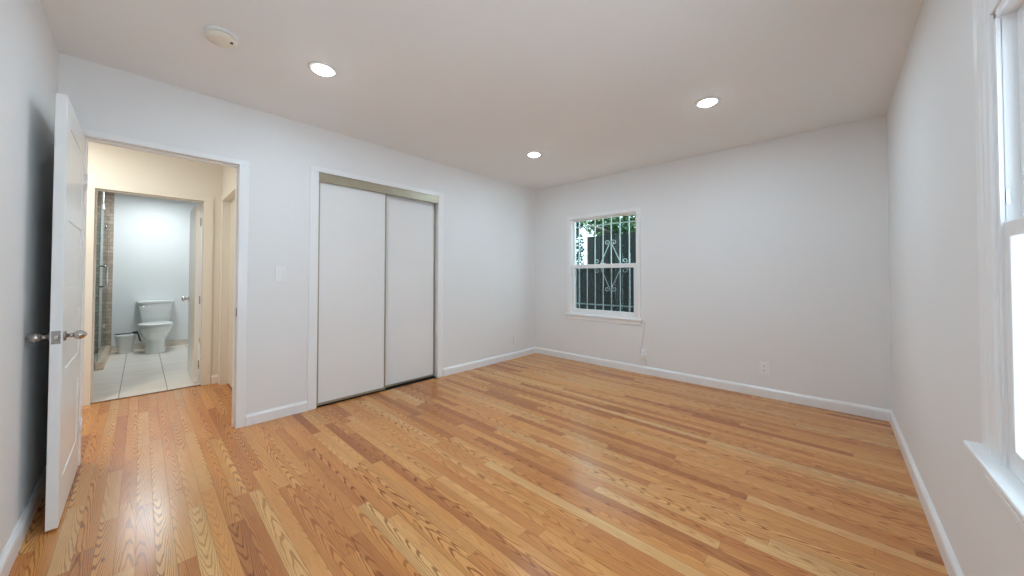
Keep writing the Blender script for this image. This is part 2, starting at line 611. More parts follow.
b = MB().box(BB, HB - T, 1.7, 1.8, 0, H)
struct('wall_bathroom_right', b, M_BATH)
b = MB().box(HB - T - 0.012, HB - T, -1.1, BY0 - 0.07, 0, H).box(HB - T - 0.012, HB - T, BY1 + 0.07, 1.7, 0, H)
struct('wall_bathroom_front', b, M_BATH)
b = MB().box(-0.85, -0.75, 1.05, L + 0.14, 0, H)
struct('wall_closet_back', b, M_WALL)


# baseboards: profile with a rounded top
def base_prof(h=0.088, t=0.016):
    return [(0, 0), (t, 0), (t, h - 0.022), (t - 0.003, h - 0.012), (t - 0.008, h - 0.006), (0.004, h), (0, h)]


def baseboard(name, axis, a, bb, off, sgn, mat_=M_TRIM, h=0.088, t=0.016, label=None):
    pr = [(off + sgn * d, z) for d, z in base_prof(h, t)]
    b = MB().prism(pr, axis, a, bb)
    return struct(name, b, mat_, label, 'baseboard' if label else None)


baseboard('baseboard_left', 'y', 2.708, L, 0, 1, label='white baseboard between the closet and the far corner')
baseboard('baseboard_left', 'y', 0.899, 1.319, 0, 1, t=0.012, label='white baseboard between the hall doorway and the closet')
baseboard('baseboard_back', 'x', 0.016, W, L, -1, label='white baseboard under the small barred window')
baseboard('baseboard_right', 'y', 0, L - 0.016, W, -1, label='white baseboard along the right wall')
baseboard('baseboard_front', 'x', 0.0, W - 0.016, 0, 1, label='white baseboard behind the open bedroom door')
baseboard('baseboard_hall', 'y', 0.862, 0.93, HB, 1, M_TRIM)
b = MB().box(BB, BB + 0.012, 0.05, 1.7, 0, 0.085)
struct('baseboard_bathroom', b, mat('beige_base_tile', (0.66, 0.58, 0.50), 0.4, noise=0.08, nscale=10),
       'beige tile baseboard behind the toilet', 'baseboard')


# door casings (flat board with eased edges)
def casing(name, x0, x1, y0, y1, zt, w, label, mat_=M_TRIM):
    """casing standing on plane x, legs at y0-w..y0 and y1..y1+w"""
    b = MB()
    e = 0.002
    hw = w * 0.62
    b.box(x0, x1, y0 - w, y0, 0, zt, e).box(x0, x1, y1, y1 + w, 0, zt, e).box(x0, x1, y0 - w, y1 + w, zt, zt + hw, e)
    return struct(name, b, mat_, label, 'door casing')


casing('trim_1', 0.0, 0.010, 0.098, 0.840, 1.982, 0.058, 'white casing around the hall doorway')
casing('trim_2', 0.0, 0.010, 1.390, 2.636, 2.052, 0.070, 'white casing around the closet')
casing('trim_3', HB, HB + 0.014, 0.052, 0.783, 1.926, 0.075, 'cream casing around the bathroom doorway', M_HALL)
b = MB()
for x0, x1 in ((HX0 - 0.062, HX0 + 0.012), (HX1 - 0.012, HX1 + 0.062)):
    b.box(x0, x1, 0.916, 0.93, 0, HZ, 0.004)
b.box(HX0 - 0.062, HX1 + 0.062, 0.916, 0.93, HZ - 0.012, HZ + 0.062, 0.004)
struct('trim_4', b, M_HALL, 'cream casing around the side door in the hall', 'door casing')
# jamb linings with stops
b = MB()
b.box(-T - 0.004, 0.004, DY0, 0.098, 0, 1.982).box(-T - 0.004, 0.004, 0.840, DY1, 0, 1.982).box(-T - 0.004, 0.004, DY0, DY1, 1.982, DZ)
b.box(-0.085, -0.042, 0.098, 0.109, 0, 1.972, 0.002).box(-0.085, -0.042, 0.829, 0.840, 0, 1.972, 0.002).box(-0.085, -0.042, 0.098, 0.840, 1.971, 1.982, 0.002)
jm = struct('trim_5', b, M_TRIM, 'white door jamb lining with stop in the hall doorway', 'door jamb')
b = MB().box(-0.036, -0.008, 0.837, 0.8405, 0.835, 0.895, 0.001)
b.build('strike_plate', M_LATCH, jm)
b = MB()
b.box(HB - T - 0.004, HB + 0.003, BY0, 0.052, 0, 1.926).box(HB - T - 0.004, HB + 0.003, 0.783, BY1, 0, 1.926)
b.box(HB - T - 0.004, HB + 0.003, BY0, BY1, 1.926, BZ)
b.box(HB - 0.075, HB - 0.04, 0.052, 0.062, 0, 1.916, 0.002).box(HB - 0.075, HB - 0.04, 0.052, 0.783, 1.916, 1.926, 0.002)
struct('trim_6', b, M_HALL, 'cream jamb lining of the bathroom doorway', 'door jamb')
b = MB()
b.box(-T - 0.004, 0.006, CY0, 1.391, 0, CZ).box(-T - 0.004, 0.002, 2.636, CY1, 0, CZ).box(-T, 0.002, CY0, CY1, 2.050, CZ)
struct('trim_7', b, M_TRIM, 'white jamb lining of the closet opening', 'door jamb')
b = MB().box(HB - 0.035, HB - 0.005, 0.052, 0.783, 0.0, 0.006, 0.002)
struct('trim_8', b, mat('dark_threshold_wood', (0.22, 0.12, 0.06), 0.4, noise=0.1, nscale=30), 'thin wood threshold at the bathroom doorway', 'threshold')


# ------------------------------------------------------------------ bedroom door, standing open against the front wall
def egg_knob(o, axis_sign, y_face, x, z):
    """rose, stem and egg knob turned about y"""
    s = axis_sign
    r = MB().lathe([(0.001, 0), (0.0225, 0), (0.0235, s * 0.003), (0.020, s * 0.006), (0.011, s * 0.008), (0.001, s * 0.008)], (x, y_face, z), 'y', 28)
    rose = r.build('knob_rose', M_LATCH, o, smooth=True)
    prof = [(0.001, 0.006), (0.0085, 0.006), (0.0085, 0.016), (0.0105, 0.018), (0.0105, 0.022), (0.009, 0.024), (0.011, 0.026)]
    for k in range(1, 15):
        t = k / 14
        prof.append((max(0.001, 0.0215 * math.sin(PI * (0.14 + 0.86 * t)) ** 0.75), 0.026 + 0.043 * t))
    k_ = MB().lathe([(r_, s * h_) for r_, h_ in prof], (x, y_face, z), 'y', 28)
    k_.build('door_knob', M_NICKEL, o, smooth=True)
    return rose


dx0, dx1, dy0, dy1, dz0, dz1 = 0.006, 0.738, 0.071, 0.106, 0.012, 1.962
door = empty('door_1', (0.0, 0.0885, 0.0), 'white bedroom door standing open against the front wall, edge towards the camera', 'door', kind='structure')
leaf = MB()
PAN = [(0.20, 0.56), (0.70, 0.96), (1.08, 1.40), (1.50, 1.84)]
core0, core1 = dy0 + 0.004, dy1 - 0.004
st = 0.105
leaf.box(dx0, dx0 + st, dy0, dy1, dz0, dz1, 0.0025).box(dx1 - st, dx1, dy0, dy1, dz0, dz1, 0.0025)
zs = [dz0] + [v for p in PAN for v in p] + [dz1]
for z0, z1 in zip(zs[0::2], zs[1::2]):
    leaf.box(dx0 + st - 0.003, dx1 - st + 0.003, dy0, dy1, z0, z1, 0.0025)
leaf.build('door_leaf', M_DOOR, door)
for z0, z1 in PAN:
    p = MB().box(dx0 + st - 0.004, dx1 - st + 0.004, core0, core1, z0 - 0.004, z1 + 0.004)
    p.build('door_panel', M_DOOR, door)
KZ, KX = 0.862, 0.685
egg_knob(door, 1, dy1, KX, KZ)
egg_knob(door, -1, dy0, KX, KZ)
lp = MB().box(dx1 - 0.001, dx1 + 0.0018, 0.0755, 0.1015, KZ - 0.029, KZ + 0.029, 0.001)
lpo = lp.build('latch_plate', M_LATCH, door)
MB().box(dx1, dx1 + 0.007, 0.082, 0.095, KZ - 0.010, KZ + 0.010, 0.003).build('latch_bolt', M_NICKEL, lpo)
for z in (0.25, 1.70):
    MB().lathe([(0.006, -0.045), (0.006, 0.045)], (0.0075, dy1 + 0.005, z), 'z', 14).build('hinge', M_DOOR, door)

# ------------------------------------------------------------------ closet sliding doors and track
trk = MB()
trk.prism([(0.010, 2.050), (0.010, 1.972), (0.007, 1.966), (0.002, 1.966), (0.002, 2.040), (-0.100, 2.040), (-0.100, 2.050)], 'y', 1.392, 2.635)
trk.box(0.010, 0.0125, 1.392, 2.635, 2.040, 2.050, 0.001).box(0.010, 0.0125, 1.392, 2.635, 1.968, 1.978, 0.001)
o = trk.build('closet_track', M_BRASS)
tag(o, 'dull metal top track fascia above the sliding closet doors', 'door track')


def sliding_door(name, x, y0, y1, label, kind='structure'):
    z0, z1 = 0.012, 2.005
    t = 0.012
    d = empty(name, (x, (y0 + y1) / 2, 0), label, 'closet door', kind=kind)
    MB().box(x - t, x, y0 + 0.006, y1 - 0.006, z0 + 0.008, z1).build('door_panel', M_CLOSET, d)
    for a, c in ((y0, y0 + 0.013), (y1 - 0.013, y1)):
        MB().box(x - t - 0.006, x + 0.006, a, c, z0, z1, 0.002).build('edge_frame', M_BRASS, d)
    MB().box(x - t - 0.004, x + 0.004, y0 + 0.013, y1 - 0.013, z0, z0 + 0.022, 0.002).build('bottom_rail', M_BRASS, d)
    return d


sliding_door('door_2', -0.012, 1.393, 2.022, 'left sliding closet door, the one in front, white in a thin metal frame')
sliding_door('door_3', -0.052, 1.990, 2.628, 'right sliding closet door, the one behind, white in a thin metal frame')
b = MB().box(-0.085, -0.004, 1.392, 2.635, 0.0, 0.003).box(-0.046, -0.040, 1.392, 2.635, 0.002, 0.009)
o = b.build('closet_floor_guide', M_SLOT)
o.data.materials[0] = M_DARK  # near black stands for the shadow in the gap below the doors
tag(o, 'floor guide blackened as the shadow gap under the sliding closet doors', 'door track')

# ------------------------------------------------------------------ small barred window in the back wall
wn = empty('window_1', (1.09, L, 0.62), 'small white double hung window in the back wall', 'window', kind='structure')
b = MB()
cw = 0.042
ce = 0.003
b.box(WX0 - cw, WX0 + 0.004, L - 0.016, L + 0.002, 0.625, 1.929, ce).box(WX1 - 0.004, WX1 + cw, L - 0.016, L + 0.002, 0.625, 1.929, ce)
b.box(WX0 - cw, WX1 + cw, L - 0.016, L + 0.002, 1.928, 1.970, ce)
b.build('window_casing', M_TRIM, wn)
b = MB()
b.box(WX0, WX0 + 0.014, L, L + 0.13, WZ0, WZ1).box(WX1 - 0.014, WX1, L, L + 0.13, WZ0, WZ1)
b.box(WX0, WX1, L, L + 0.13, WZ1 - 0.014, WZ1).box(WX0, WX1, L, L + 0.14, WZ0 - 0.02, WZ0 + 0.006)
b.build('window_jamb', M_TRIM, wn)
MB().box(WX0 - cw - 0.010, WX1 + cw + 0.025, L - 0.030, L + 0.05, 0.612, 0.636, 0.005).build('window_sill', M_TRIM, wn)
MB().box(WX0 - cw - 0.006, WX1 + cw + 0.010, L - 0.013, L, 0.566, 0.613, 0.003).build('window_apron', M_TRIM, wn)


def sash_xz(x0, x1, z0, z1, y0, y1, stile, top, bottom, frame_mat, glass, parent):
    f = MB()
    e = 0.003
    f.box(x0, x0 + stile, y0, y1, z0, z1, e).box(x1 - stile, x1, y0, y1, z0, z1, e)
    f.box(x0 + stile - 0.002, x1 - stile + 0.002, y0, y1, z1 - top, z1, e)
    f.box(x0 + stile - 0.002, x1 - stile + 0.002, y0, y1, z0, z0 + bottom, e)
    s = f.build('sash', frame_mat, parent)
    g = MB().box(x0 + stile - 0.004, x1 - stile + 0.004, (y0 + y1) / 2 - 0.002, (y0 + y1) / 2 + 0.002, z0 + bottom - 0.004, z1 - top + 0.004)
    g.build('glass_pane', glass, s)
    return s


sx0, sx1 = WX0 + 0.012, WX1 - 0.012
sash_xz(sx0, sx1, 1.262, WZ1 - 0.014, L + 0.052, L + 0.080, 0.026, 0.018, 0.040, M_TRIM, M_GLASS, wn)
lo = sash_xz(sx0, sx1, WZ0 + 0.006, 1.306, L + 0.018, L + 0.048, 0.040, 0.052, 0.072, M_TRIM, M_GLASS, wn)
MB().box(1.06, 1.12, L + 0.022, L + 0.044, 1.305, 1.316, 0.003).build('sash_lock', M_PLASTIC, lo)
MB().box(sx0 + 0.01, sx1 - 0.01, L + 0.090, L + 0.092, WZ0 + 0.02, 1.285).build('insect_screen', M_SCREEN, wn)

# wrought iron grille outside the window
GY = L + 0.165
gr = empty('window_grille', (1.1, GY, 0.60), 'pale painted iron security grille with scrolls outside the small window', 'window grille')
GX = [0.532, 0.656, 0.780, 0.903, 1.022, 1.142, 1.264, 1.388, 1.512, 1.636]
for gx in GX:
    MB().box(gx - 0.0065, gx + 0.0065, GY - 0.0065, GY + 0.0065, 0.58, 2.02, 0.001).build('bar', M_IRON, gr)
for gz in (0.765, 1.838):
    MB().box(GX[0] - 0.02, GX[-1] + 0.02, GY - 0.014, GY - 0.0065, gz - 0.008, gz + 0.008, 0.001).build('cross_bar', M_IRON, gr)


def scroll(cx, cz, r, a0, turns, sgn, n=26):
    pts = []
    for i in range(n):
        t = i / (n - 1)
        a = a0 + sgn * turns * 2 * PI * t
        rr = r * (1 - 0.75 * t)
        pts.append((cx + rr * math.cos(a), GY - 0.02, cz + rr * math.sin(a)))
    return pts


def lozenge(cx):
    zc, hh, ww = 1.285, 0.300, 0.150
    for s in (-1, 1):
        for v in (-1, 1):
            # straight run from the waist to the tip, then a curl outwards
            a = (cx + s * ww, zc + v * 0.015)
            bt = (cx + s * 0.012, zc + v * hh)
            pts = [(a[0] + (bt[0] - a[0]) * t / 8, GY - 0.02, a[1] + (bt[1] - a[1]) * t / 8) for t in range(9)]
            cc = (bt[0] + s * 0.036, bt[1] + v * 0.004)
            pts += scroll(cc[0], cc[1], 0.036, PI if s > 0 else 0, 1.1, -s * v)[1:]
            MB().tube(pts, 0.006, 6).build('scroll', M_IRON, gr)
            pts = scroll(cx + s * (ww + 0.045), zc + v * 0.06, 0.038, -v * PI / 2, 1.15, s * v)
            pts = [(cx + s * ww * 0.98, GY - 0.02, zc + v * 0.017)] + pts
            MB().tube(pts, 0.006, 6).build('scroll', M_IRON, gr)


lozenge(1.142)

# ------------------------------------------------------------------ large window in the right wall
wc = empty('window_2', (W, (RY0 + RY1) / 2, 0.6), 'large white double hung window in the right wall at the frame edge', 'window', kind='structure')
b = MB()
def cpr(y, s):
    prof = [(-0.001, 0), (0.013, 0), (0.017, 0.006), (0.013, 0.014), (0.011, 0.055), (0.015, 0.063), (0.015, 0.074), (0.011, 0.082), (0.017, 0.092), (0.019, 0.114), (0.010, 0.124), (-0.001, 0.124)]
    return [(W - d, y + s * t) for d, t in prof]


b.prism(cpr(RY1 + 0.010, 1), 'z', 0.650, 1.965)
b.prism(cpr(RY0 - 0.010, -1), 'z', 0.650, 1.965)
b.box(W - 0.013, W + 0.001, RY0 - 0.012, RY1 + 0.012, RZ1 + 0.010, 1.965, 0.003)
b.box(W - 0.008, W + 0.001, RY1 - 0.010, RY1 + 0.013, 0.650, RZ1 + 0.012).box(W - 0.008, W + 0.001, RY0 - 0.013, RY0 + 0.010, 0.650, RZ1 + 0.012).box(W - 0.008, W + 0.001, RY0, RY1, RZ1 - 0.010, RZ1 + 0.012)
b.build('window_casing', M_TRIM, wc)
b = MB()
b.box(W, W + 0.13, RY1 - 0.010, RY1, RZ0, RZ1).box(W, W + 0.13, RY0, RY0 + 0.010, RZ0, RZ1)
b.box(W, W + 0.13, RY0, RY1, RZ1 - 0.010, RZ1)
b.build('window_jamb', M_TRIM, wc)
MB().box(W - 0.046, W + 0.14, RY0 - 0.18, RY1 + 0.175, 0.632, 0.650, 0.005).build('window_sill', M_TRIM, wc)
MB().box(W - 0.014, W, RY0 - 0.13, RY1 + 0.13, 0.570, 0.633, 0.003).box(W - 0.019, W, RY0 - 0.13, RY1 + 0.13, 0.566, 0.582, 0.003).build('window_apron', M_TRIM, wc)


def sash_yz(y0, y1, z0, z1, x0, x1, stile, top, bottom, parent):
    f = MB()
    e = 0.003
    f.box(x0, x1, y0, y0 + stile, z0, z1, e).box(x0, x1, y1 - stile, y1, z0, z1, e)
    f.box(x0, x1, y0 + stile - 0.002, y1 - stile + 0.002, z1 - top, z1, e)
    f.box(x0, x1, y0 + stile - 0.002, y1 - stile + 0.002, z0, z0 + bottom, e)
    s = f.build('sash', M_TRIM, parent)
    MB().box((x0 + x1) / 2 - 0.002, (x0 + x1) / 2 + 0.002, y0 + stile - 0.004, y1 - stile + 0.004, z0 + bottom - 0.004, z1 - top + 0.004).build('glass_pane', M_GLASSC, s)
    return s


us = sash_yz(RY0 + 0.010, RY1 - 0.010, 1.235, RZ1 - 0.010, W + 0.024, W + 0.048, 0.040, 0.040, 0.040, wc)
ls = sash_yz(RY0 + 0.010, RY1 - 0.010, 0.650, 1.278, W - 0.003, W + 0.021, 0.040, 0.040, 0.060, wc)
MB().box(W + 0.001, W + 0.008, RY1 - 0.0125, RY1 - 0.009, 1.325, 1.362, 0.001).build('sash_latch', M_CHROME, wc)

# ------------------------------------------------------------------ ceiling things
d = empty('smoke_detector', (0.885, 0.624, H), 'round off white smoke detector on the ceiling near the door', 'smoke detector')
MB().lathe([(0.001, H), (0.072, H), (0.072, H - 0.010), (0.068, H - 0.013), (0.001, H - 0.013)], (0.885, 0.624, 0), 'z', 40).build('base', M_PLASTIC, d, smooth=False)
MB().lathe([(0.001, H - 0.012), (0.060, H - 0.012), (0.060, H - 0.019), (0.001, H - 0.019)], (0.885, 0.624, 0), 'z', 40).build('vent_gap', M_SLOT, d)
MB().lathe([(0.001, H - 0.018), (0.067, H - 0.018), (0.068, H - 0.026), (0.064, H - 0.036), (0.054, H - 0.041), (0.001, H - 0.042)], (0.885, 0.624, 0), 'z', 40).build('cover', M_IVORY, d)
MB().box(0.905, 0.925, 0.655, 0.667, H - 0.044, H - 0.040, 0.001).build('test_button', M_SLOT, d)

LBL = ['recessed ceiling light nearest the smoke detector, glowing white',
       'small recessed ceiling light near the far corner beyond the closet',
       'recessed ceiling light on the right, in front of the plain back wall']
proto = None
for (cx, cy), lab in zip(CANS[:3], LBL):
    if proto is None:
        r = empty('recessed_light', (cx, cy, H), lab, 'ceiling light', 'recessed lights in the ceiling')
        MB().lathe([(0.058, H), (0.082, H), (0.082, H - 0.004), (0.078, H - 0.008), (0.062, H - 0.010), (0.058, H - 0.008)], (cx, cy, 0), 'z', 40, cap=False).build('trim_ring', M_RING, r, smooth=True)
        prof = [(0.0595, H - 0.001)] + [(0.0595 * math.cos(a), H - 0.008 - 0.016 * math.sin(a)) for a in [k * PI / 16 for k in range(0, 8)]] + [(0.001, H - 0.024)]
        MB().lathe(prof, (cx, cy, 0), 'z', 40).build('lens', M_LENS, r, smooth=True)
        proto = r
    else:
        r = proto.copy()
        C.objects.link(r)
        r.location = (cx, cy, H)
        r['label'] = lab
        for ch in list(proto.children):
            c = ch.copy()
            C.objects.link(c)
            c.parent = r

# ------------------------------------------------------------------ wall plates and cable
s = empty('light_switch', (0.0, 1.113, 1.09), 'white light switch on the wall between the doorway and the closet', 'light switch')
MB().box(0, 0.006, 1.077, 1.150, 1.098, 1.216, 0.003).build('wall_plate', M_PLASTIC, s)
MB().box(0.005, 0.009, 1.097, 1.131, 1.123, 1.190, 0.001).build('rocker', M_PLASTIC, s)
MB().box(0.005, 0.011, 1.134, 1.142, 1.120, 1.195, 0.001).build('dimmer_slider', M_PLASTIC, s)


def outlet(name, x, zc, label):
    o = empty(name, (x, L, zc - 0.057), label, 'electrical outlet')
    MB().box(x - 0.035, x + 0.035, L - 0.006, L, zc - 0.057, zc + 0.057, 0.002).build('wall_plate', M_PLASTIC, o)
    for dz in (-0.021, 0.021):
        k = MB().box(x - 0.016, x + 0.016, L - 0.009, L - 0.005, zc + dz - 0.014, zc + dz + 0.014, 0.003).build('receptacle', M_PLASTIC, o)
        sl = MB().box(x - 0.008, x - 0.0055, L - 0.0095, L - 0.008, zc + dz - 0.003, zc + dz + 0.007)
        sl.box(x + 0.0055, x + 0.008, L - 0.0095, L - 0.008, zc + dz - 0.003, zc + dz + 0.007)
        sl.box(x - 0.0025, x + 0.0025, L - 0.0095, L - 0.008, zc + dz - 0.010, zc + dz - 0.006)
        sl.build('slots', M_SLOT, k)
    return o


outlet('electrical_outlet', 2.790, 0.272, 'white electrical outlet low on the plain part of the back wall')
outlet('electrical_outlet', 1.632, 0.228, 'small white outlet under the barred window with a cable running to it')
c = empty('cable', (1.62, L, 0.1), 'thin white cable hanging from the window sill to the outlet below', 'cable')
MB().tube([(1.645, L - 0.004, 0.600), (1.643, L - 0.005, 0.52), (1.625, L - 0.006, 0.40), (1.606, L - 0.007, 0.30), (1.600, L - 0.010, 0.255), (1.604, L - 0.022, 0.235), (1.618, L - 0.026, 0.225)], 0.0032, 8).build('cord', M_CABLE, c)
MB().box(1.612, 1.652, L - 0.034, L - 0.0092, 0.185, 0.232, 0.005).build('plug', M_PLASTIC, c)
MB().tube([(1.645, L - 0.022, 0.19), (1.664, L - 0.016, 0.165), (1.672, L - 0.008, 0.135), (1.665, L - 0.019, 0.098), (1.62, L - 0.020, 0.094), (1.58, L - 0.020, 0.090)], 0.0028, 8).build('cord', M_CABLE, c)
MB().box(1.640, 1.652, L - 0.012, L, 0.588, 0.606, 0.002).build('cable_clip', M_CABLE, c)

p = empty('blank_wall_plate', (0, 3.935, 0.19), 'painted over wall plate on the left wall near the far corner', 'wall plate')
MB().box(0, 0.005, 3.900, 3.970, 0.195, 0.310, 0.002).build('plate', M_WALL, p)
MB().lathe([(0.003, 0.005), (0.003, 0.0065), (0.0005, 0.0065)], (0, 3.935, 0.2525), 'x', 10).build('screw', M_PLASTIC, p)

# ------------------------------------------------------------------ hall side door and bathroom door
d = empty('door_5', ((HX0 + HX1) / 2, 0.98, 0), 'closed cream side door at the end of the hall, seen edge on', 'door', kind='structure')
b = MB().box(HX0 + 0.014, HX1 - 0.014, 0.985, 1.02, 0.01, HZ - 0.014, 0.002)
b.build('door_leaf', M_HALL, d)
b = MB().box(HX0, HX0 + 0.012, 0.93, 1.05, 0, HZ).box(HX1 - 0.012, HX1, 0.93, 1.05, 0, HZ).box(HX0, HX1, 0.93, 1.05, HZ - 0.012, HZ)
b.build('door_jamb', M_HALL, d)

bx1, bx0 = HB - T - 0.004, HB - T - 0.72
d = empty('door_4', (bx1, 0.765, 0), 'white bathroom door swung open into the bathroom, right of the toilet', 'door', kind='structure')
MB().box(bx0, bx1, 0.736, 0.770, 0.012, 1.915, 0.002).build('door_leaf', M_DOOR, d)
kx, kz = bx0 + 0.06, 0.872
for s, yf in ((-1, 0.736), (1, 0.770)):
    MB().lathe([(0.001, 0), (0.030, 0), (0.030, s * 0.006), (0.012, s * 0.009), (0.010, s * 0.03), (0.022, s * 0.036), (0.028, s * 0.046), (0.027, s * 0.056), (0.016, s * 0.064), (0.001, s * 0.066)], (kx, yf, kz), 'y', 24).build('door_knob', M_CHROME, d, smooth=True)
for z in (0.2, 0.885, 1.72):
    MB().box(bx1 - 0.002, bx1 + 0.0045, 0.768, 0.778, z - 0.045, z + 0.045, 0.001).build('hinge', M_LATCH, d)

# ------------------------------------------------------------------ bathroom: shower
b = MB().box(BB, BB + 0.014, -1.1, 0.050, 0, H)
struct('wall_shower_back', b, M_STONE, 'brown stone tiled wall at the far end of the shower', 'wall')
b = MB().box(-4.68, -3.24, -0.025, 0.048, 0, 0.098, 0.006)
struct('trim_9', b, mat('beige_curb_stone', (0.62, 0.50, 0.39), 0.35, noise=0.18, nscale=12), 'beige stone shower curb on the bathroom floor', 'shower curb')
b = MB().box(-3.24, -3.12, -1.1, -0.16, 0, H)
struct('wall_shower_front', b, M_STONE)
sd = empty('shower_door', (-3.7, -0.005, 0.098), 'frameless glass shower door with a bent chrome handle', 'shower door')
MB().box(-4.150, -3.25, -0.010, 0.000, 0.103, 2.02).build('glass_panel', M_SHOWER, sd)
MB().box(-4.680, -4.155, -0.010, 0.000, 0.103, 2.02).build('fixed_glass_panel', M_SHOWER, sd)
for z in (0.45, 1.815):
    MB().box(-4.185, -4.120, -0.020, 0.010, z - 0.028, z + 0.028, 0.003).build('clamp', M_CHROME, sd)
hx = -3.45
hp = [(hx, -0.001, 1.265), (hx, 0.034, 1.265), (hx, 0.049, 1.250), (hx, 0.049, 1.020), (hx, 0.034, 1.005), (hx, -0.001, 1.005)]
MB().tube(hp, 0.010, 10).build('handle', M_CHROME, sd)
hs = empty('hand_shower', (-4.115, -0.03, 2.05), 'white shower head hanging from a pipe before the brown tiled wall', 'shower head')
MB().tube([(-4.115, -0.03, 2.44), (-4.115, -0.03, 2.12)], 0.011, 10).build('rail', M_PLASTIC, hs)
MB().tube([(-4.115, -0.03, 2.13), (-4.11, -0.028, 2.07), (-4.10, -0.025, 2.055)], [0.012, 0.018, 0.026], 10).build('shower_head', M_PLASTIC, hs)


# ------------------------------------------------------------------ toilet
def ell(cx, cy, z, a_front, a_back, bw, n=36, sq=2.0):
    """egg-shaped ring: +x is the front"""
    pts = []
    for i in range(n):
        t = 2 * PI * i / n
        c, s = math.cos(t), math.sin(t)
        c2 = math.copysign(abs(c) ** (2 / sq), c)
        s2 = math.copysign(abs(s) ** (2 / sq), s)
        pts.append((cx + (a_front if c > 0 else a_back) * c2, cy + bw * s2, z))
    return pts


TY = 0.505
tx = BB + 0.44
toi = empty('toilet', (tx, TY, 0), 'white porcelain toilet with lid down in the bathroom', 'toilet')
b = MB()
b.loft([ell(tx, TY, 0.0, 0.25, 0.24, 0.115, sq=2.6), ell(tx, TY, 0.02, 0.245, 0.24, 0.115, sq=2.6), ell(tx, TY, 0.10, 0.22, 0.24, 0.106, sq=2.4),
        ell(tx, TY, 0.19, 0.19, 0.24, 0.108, sq=2.3), ell(tx + 0.005, TY, 0.225, 0.20, 0.245, 0.118, sq=2.2), ell(tx + 0.015, TY, 0.265, 0.225, 0.255, 0.146, sq=2.1),
        ell(tx + 0.02, TY, 0.305, 0.24, 0.26, 0.165), ell(tx + 0.02, TY, 0.34, 0.248, 0.26, 0.174),
        ell(tx + 0.02, TY, 0.365, 0.25, 0.26, 0.178), ell(tx + 0.02, TY, 0.388, 0.252, 0.26, 0.180), ell(tx + 0.02, TY, 0.392, 0.245, 0.255, 0.174)])
b.build('bowl', M_PORC, toi)
b = MB().loft([ell(tx + 0.02, TY, 0.394, 0.256, 0.20, 0.184), ell(tx + 0.02, TY, 0.398, 0.260, 0.20, 0.188), ell(tx + 0.02, TY, 0.408, 0.260, 0.20, 0.188), ell(tx + 0.02, TY, 0.412, 0.254, 0.20, 0.182)])
b.build('seat', M_SEAT, toi)
b = MB().loft([ell(tx + 0.02, TY, 0.415, 0.258, 0.20, 0.186), ell(tx + 0.02, TY, 0.419, 0.262, 0.20, 0.190), ell(tx + 0.02, TY, 0.430, 0.258, 0.20, 0.187), ell(tx + 0.02, TY, 0.438, 0.225, 0.19, 0.160), ell(tx + 0.02, TY, 0.440, 0.10, 0.10, 0.07)])
b.build('seat_lid', M_SEAT, toi)


def rect(x0, x1, y0, y1, z, r=0.03, k=5):
    pts = []
    for cx, cy, a0 in ((x1 - r, y1 - r, 0), (x0 + r, y1 - r, PI / 2), (x0 + r, y0 + r, PI), (x1 - r, y0 + r, 1.5 * PI)):
        for i in range(k + 1):
            a = a0 + PI / 2 * i / k
            pts.append((cx + r * math.cos(a), cy + r * math.sin(a), z))
    return pts


b = MB().loft([rect(BB + 0.03, BB + 0.195, TY - 0.145, TY + 0.145, 0.40), rect(BB + 0.022, BB + 0.205, TY - 0.155, TY + 0.155, 0.42), rect(BB + 0.018, BB + 0.225, TY - 0.196, TY + 0.196, 0.705), rect(BB + 0.018, BB + 0.226, TY - 0.197, TY + 0.197, 0.720)])
b.build('tank', M_PORC, toi)
b = MB().loft([rect(BB + 0.015, BB + 0.232, TY - 0.206, TY + 0.206, 0.720), rect(BB + 0.012, BB + 0.236, TY - 0.210, TY + 0.210, 0.727), rect(BB + 0.012, BB + 0.236, TY - 0.210, TY + 0.210, 0.750), rect(BB + 0.018, BB + 0.230, TY - 0.204, TY + 0.204, 0.762)])
b.build('tank_lid', M_PORC, toi)
b = MB().tube([(BB + 0.222, TY - 0.16, 0.685), (BB + 0.245, TY - 0.16, 0.685), (BB + 0.247, TY - 0.14, 0.683), (BB + 0.247, TY - 0.09, 0.678)], 0.007, 8)
b.build('flush_lever', M_CHROME, toi)

# waste bin and the dark handled brush lying over it
wb = empty('waste_bin', (-4.42, 0.198, 0), 'small white round waste bin beside the toilet', 'waste bin')
b = MB()
prof = [(0.070, 0.0), (0.074, 0.004), (0.106, 0.253), (0.113, 0.258), (0.113, 0.270), (0.106, 0.270), (0.102, 0.253), (0.070, 0.010), (0.001, 0.010)]
b.lathe([(0.001, 0.0)] + prof, (-4.42, 0.198, 0), 'z', 36)
b.build('bucket', M_BIN, wb)
br = empty('toilet_brush', (-4.40, 0.2, 0.27), 'black handled brush lying across the rim of the white waste bin', 'toilet brush')
MB().tube([(-4.44, 0.095, 0.280), (-4.40, 0.20, 0.286), (-4.36, 0.285, 0.296)], 0.009, 8).build('handle', M_BLACK, br)
MB().tube([(-4.362, 0.276, 0.298), (-4.352, 0.297, 0.302), (-4.345, 0.315, 0.298)], [0.020, 0.026, 0.018], 12).build('brush_head', M_BLACK, br)
MB().tube([(-4.346, 0.314, 0.296), (-4.335, 0.328, 0.268), (-4.33, 0.336, 0.220), (-4.325, 0.344, 0.185), (-4.315, 0.357, 0.165)], 0.009, 8).build('hook', M_BLACK, br)

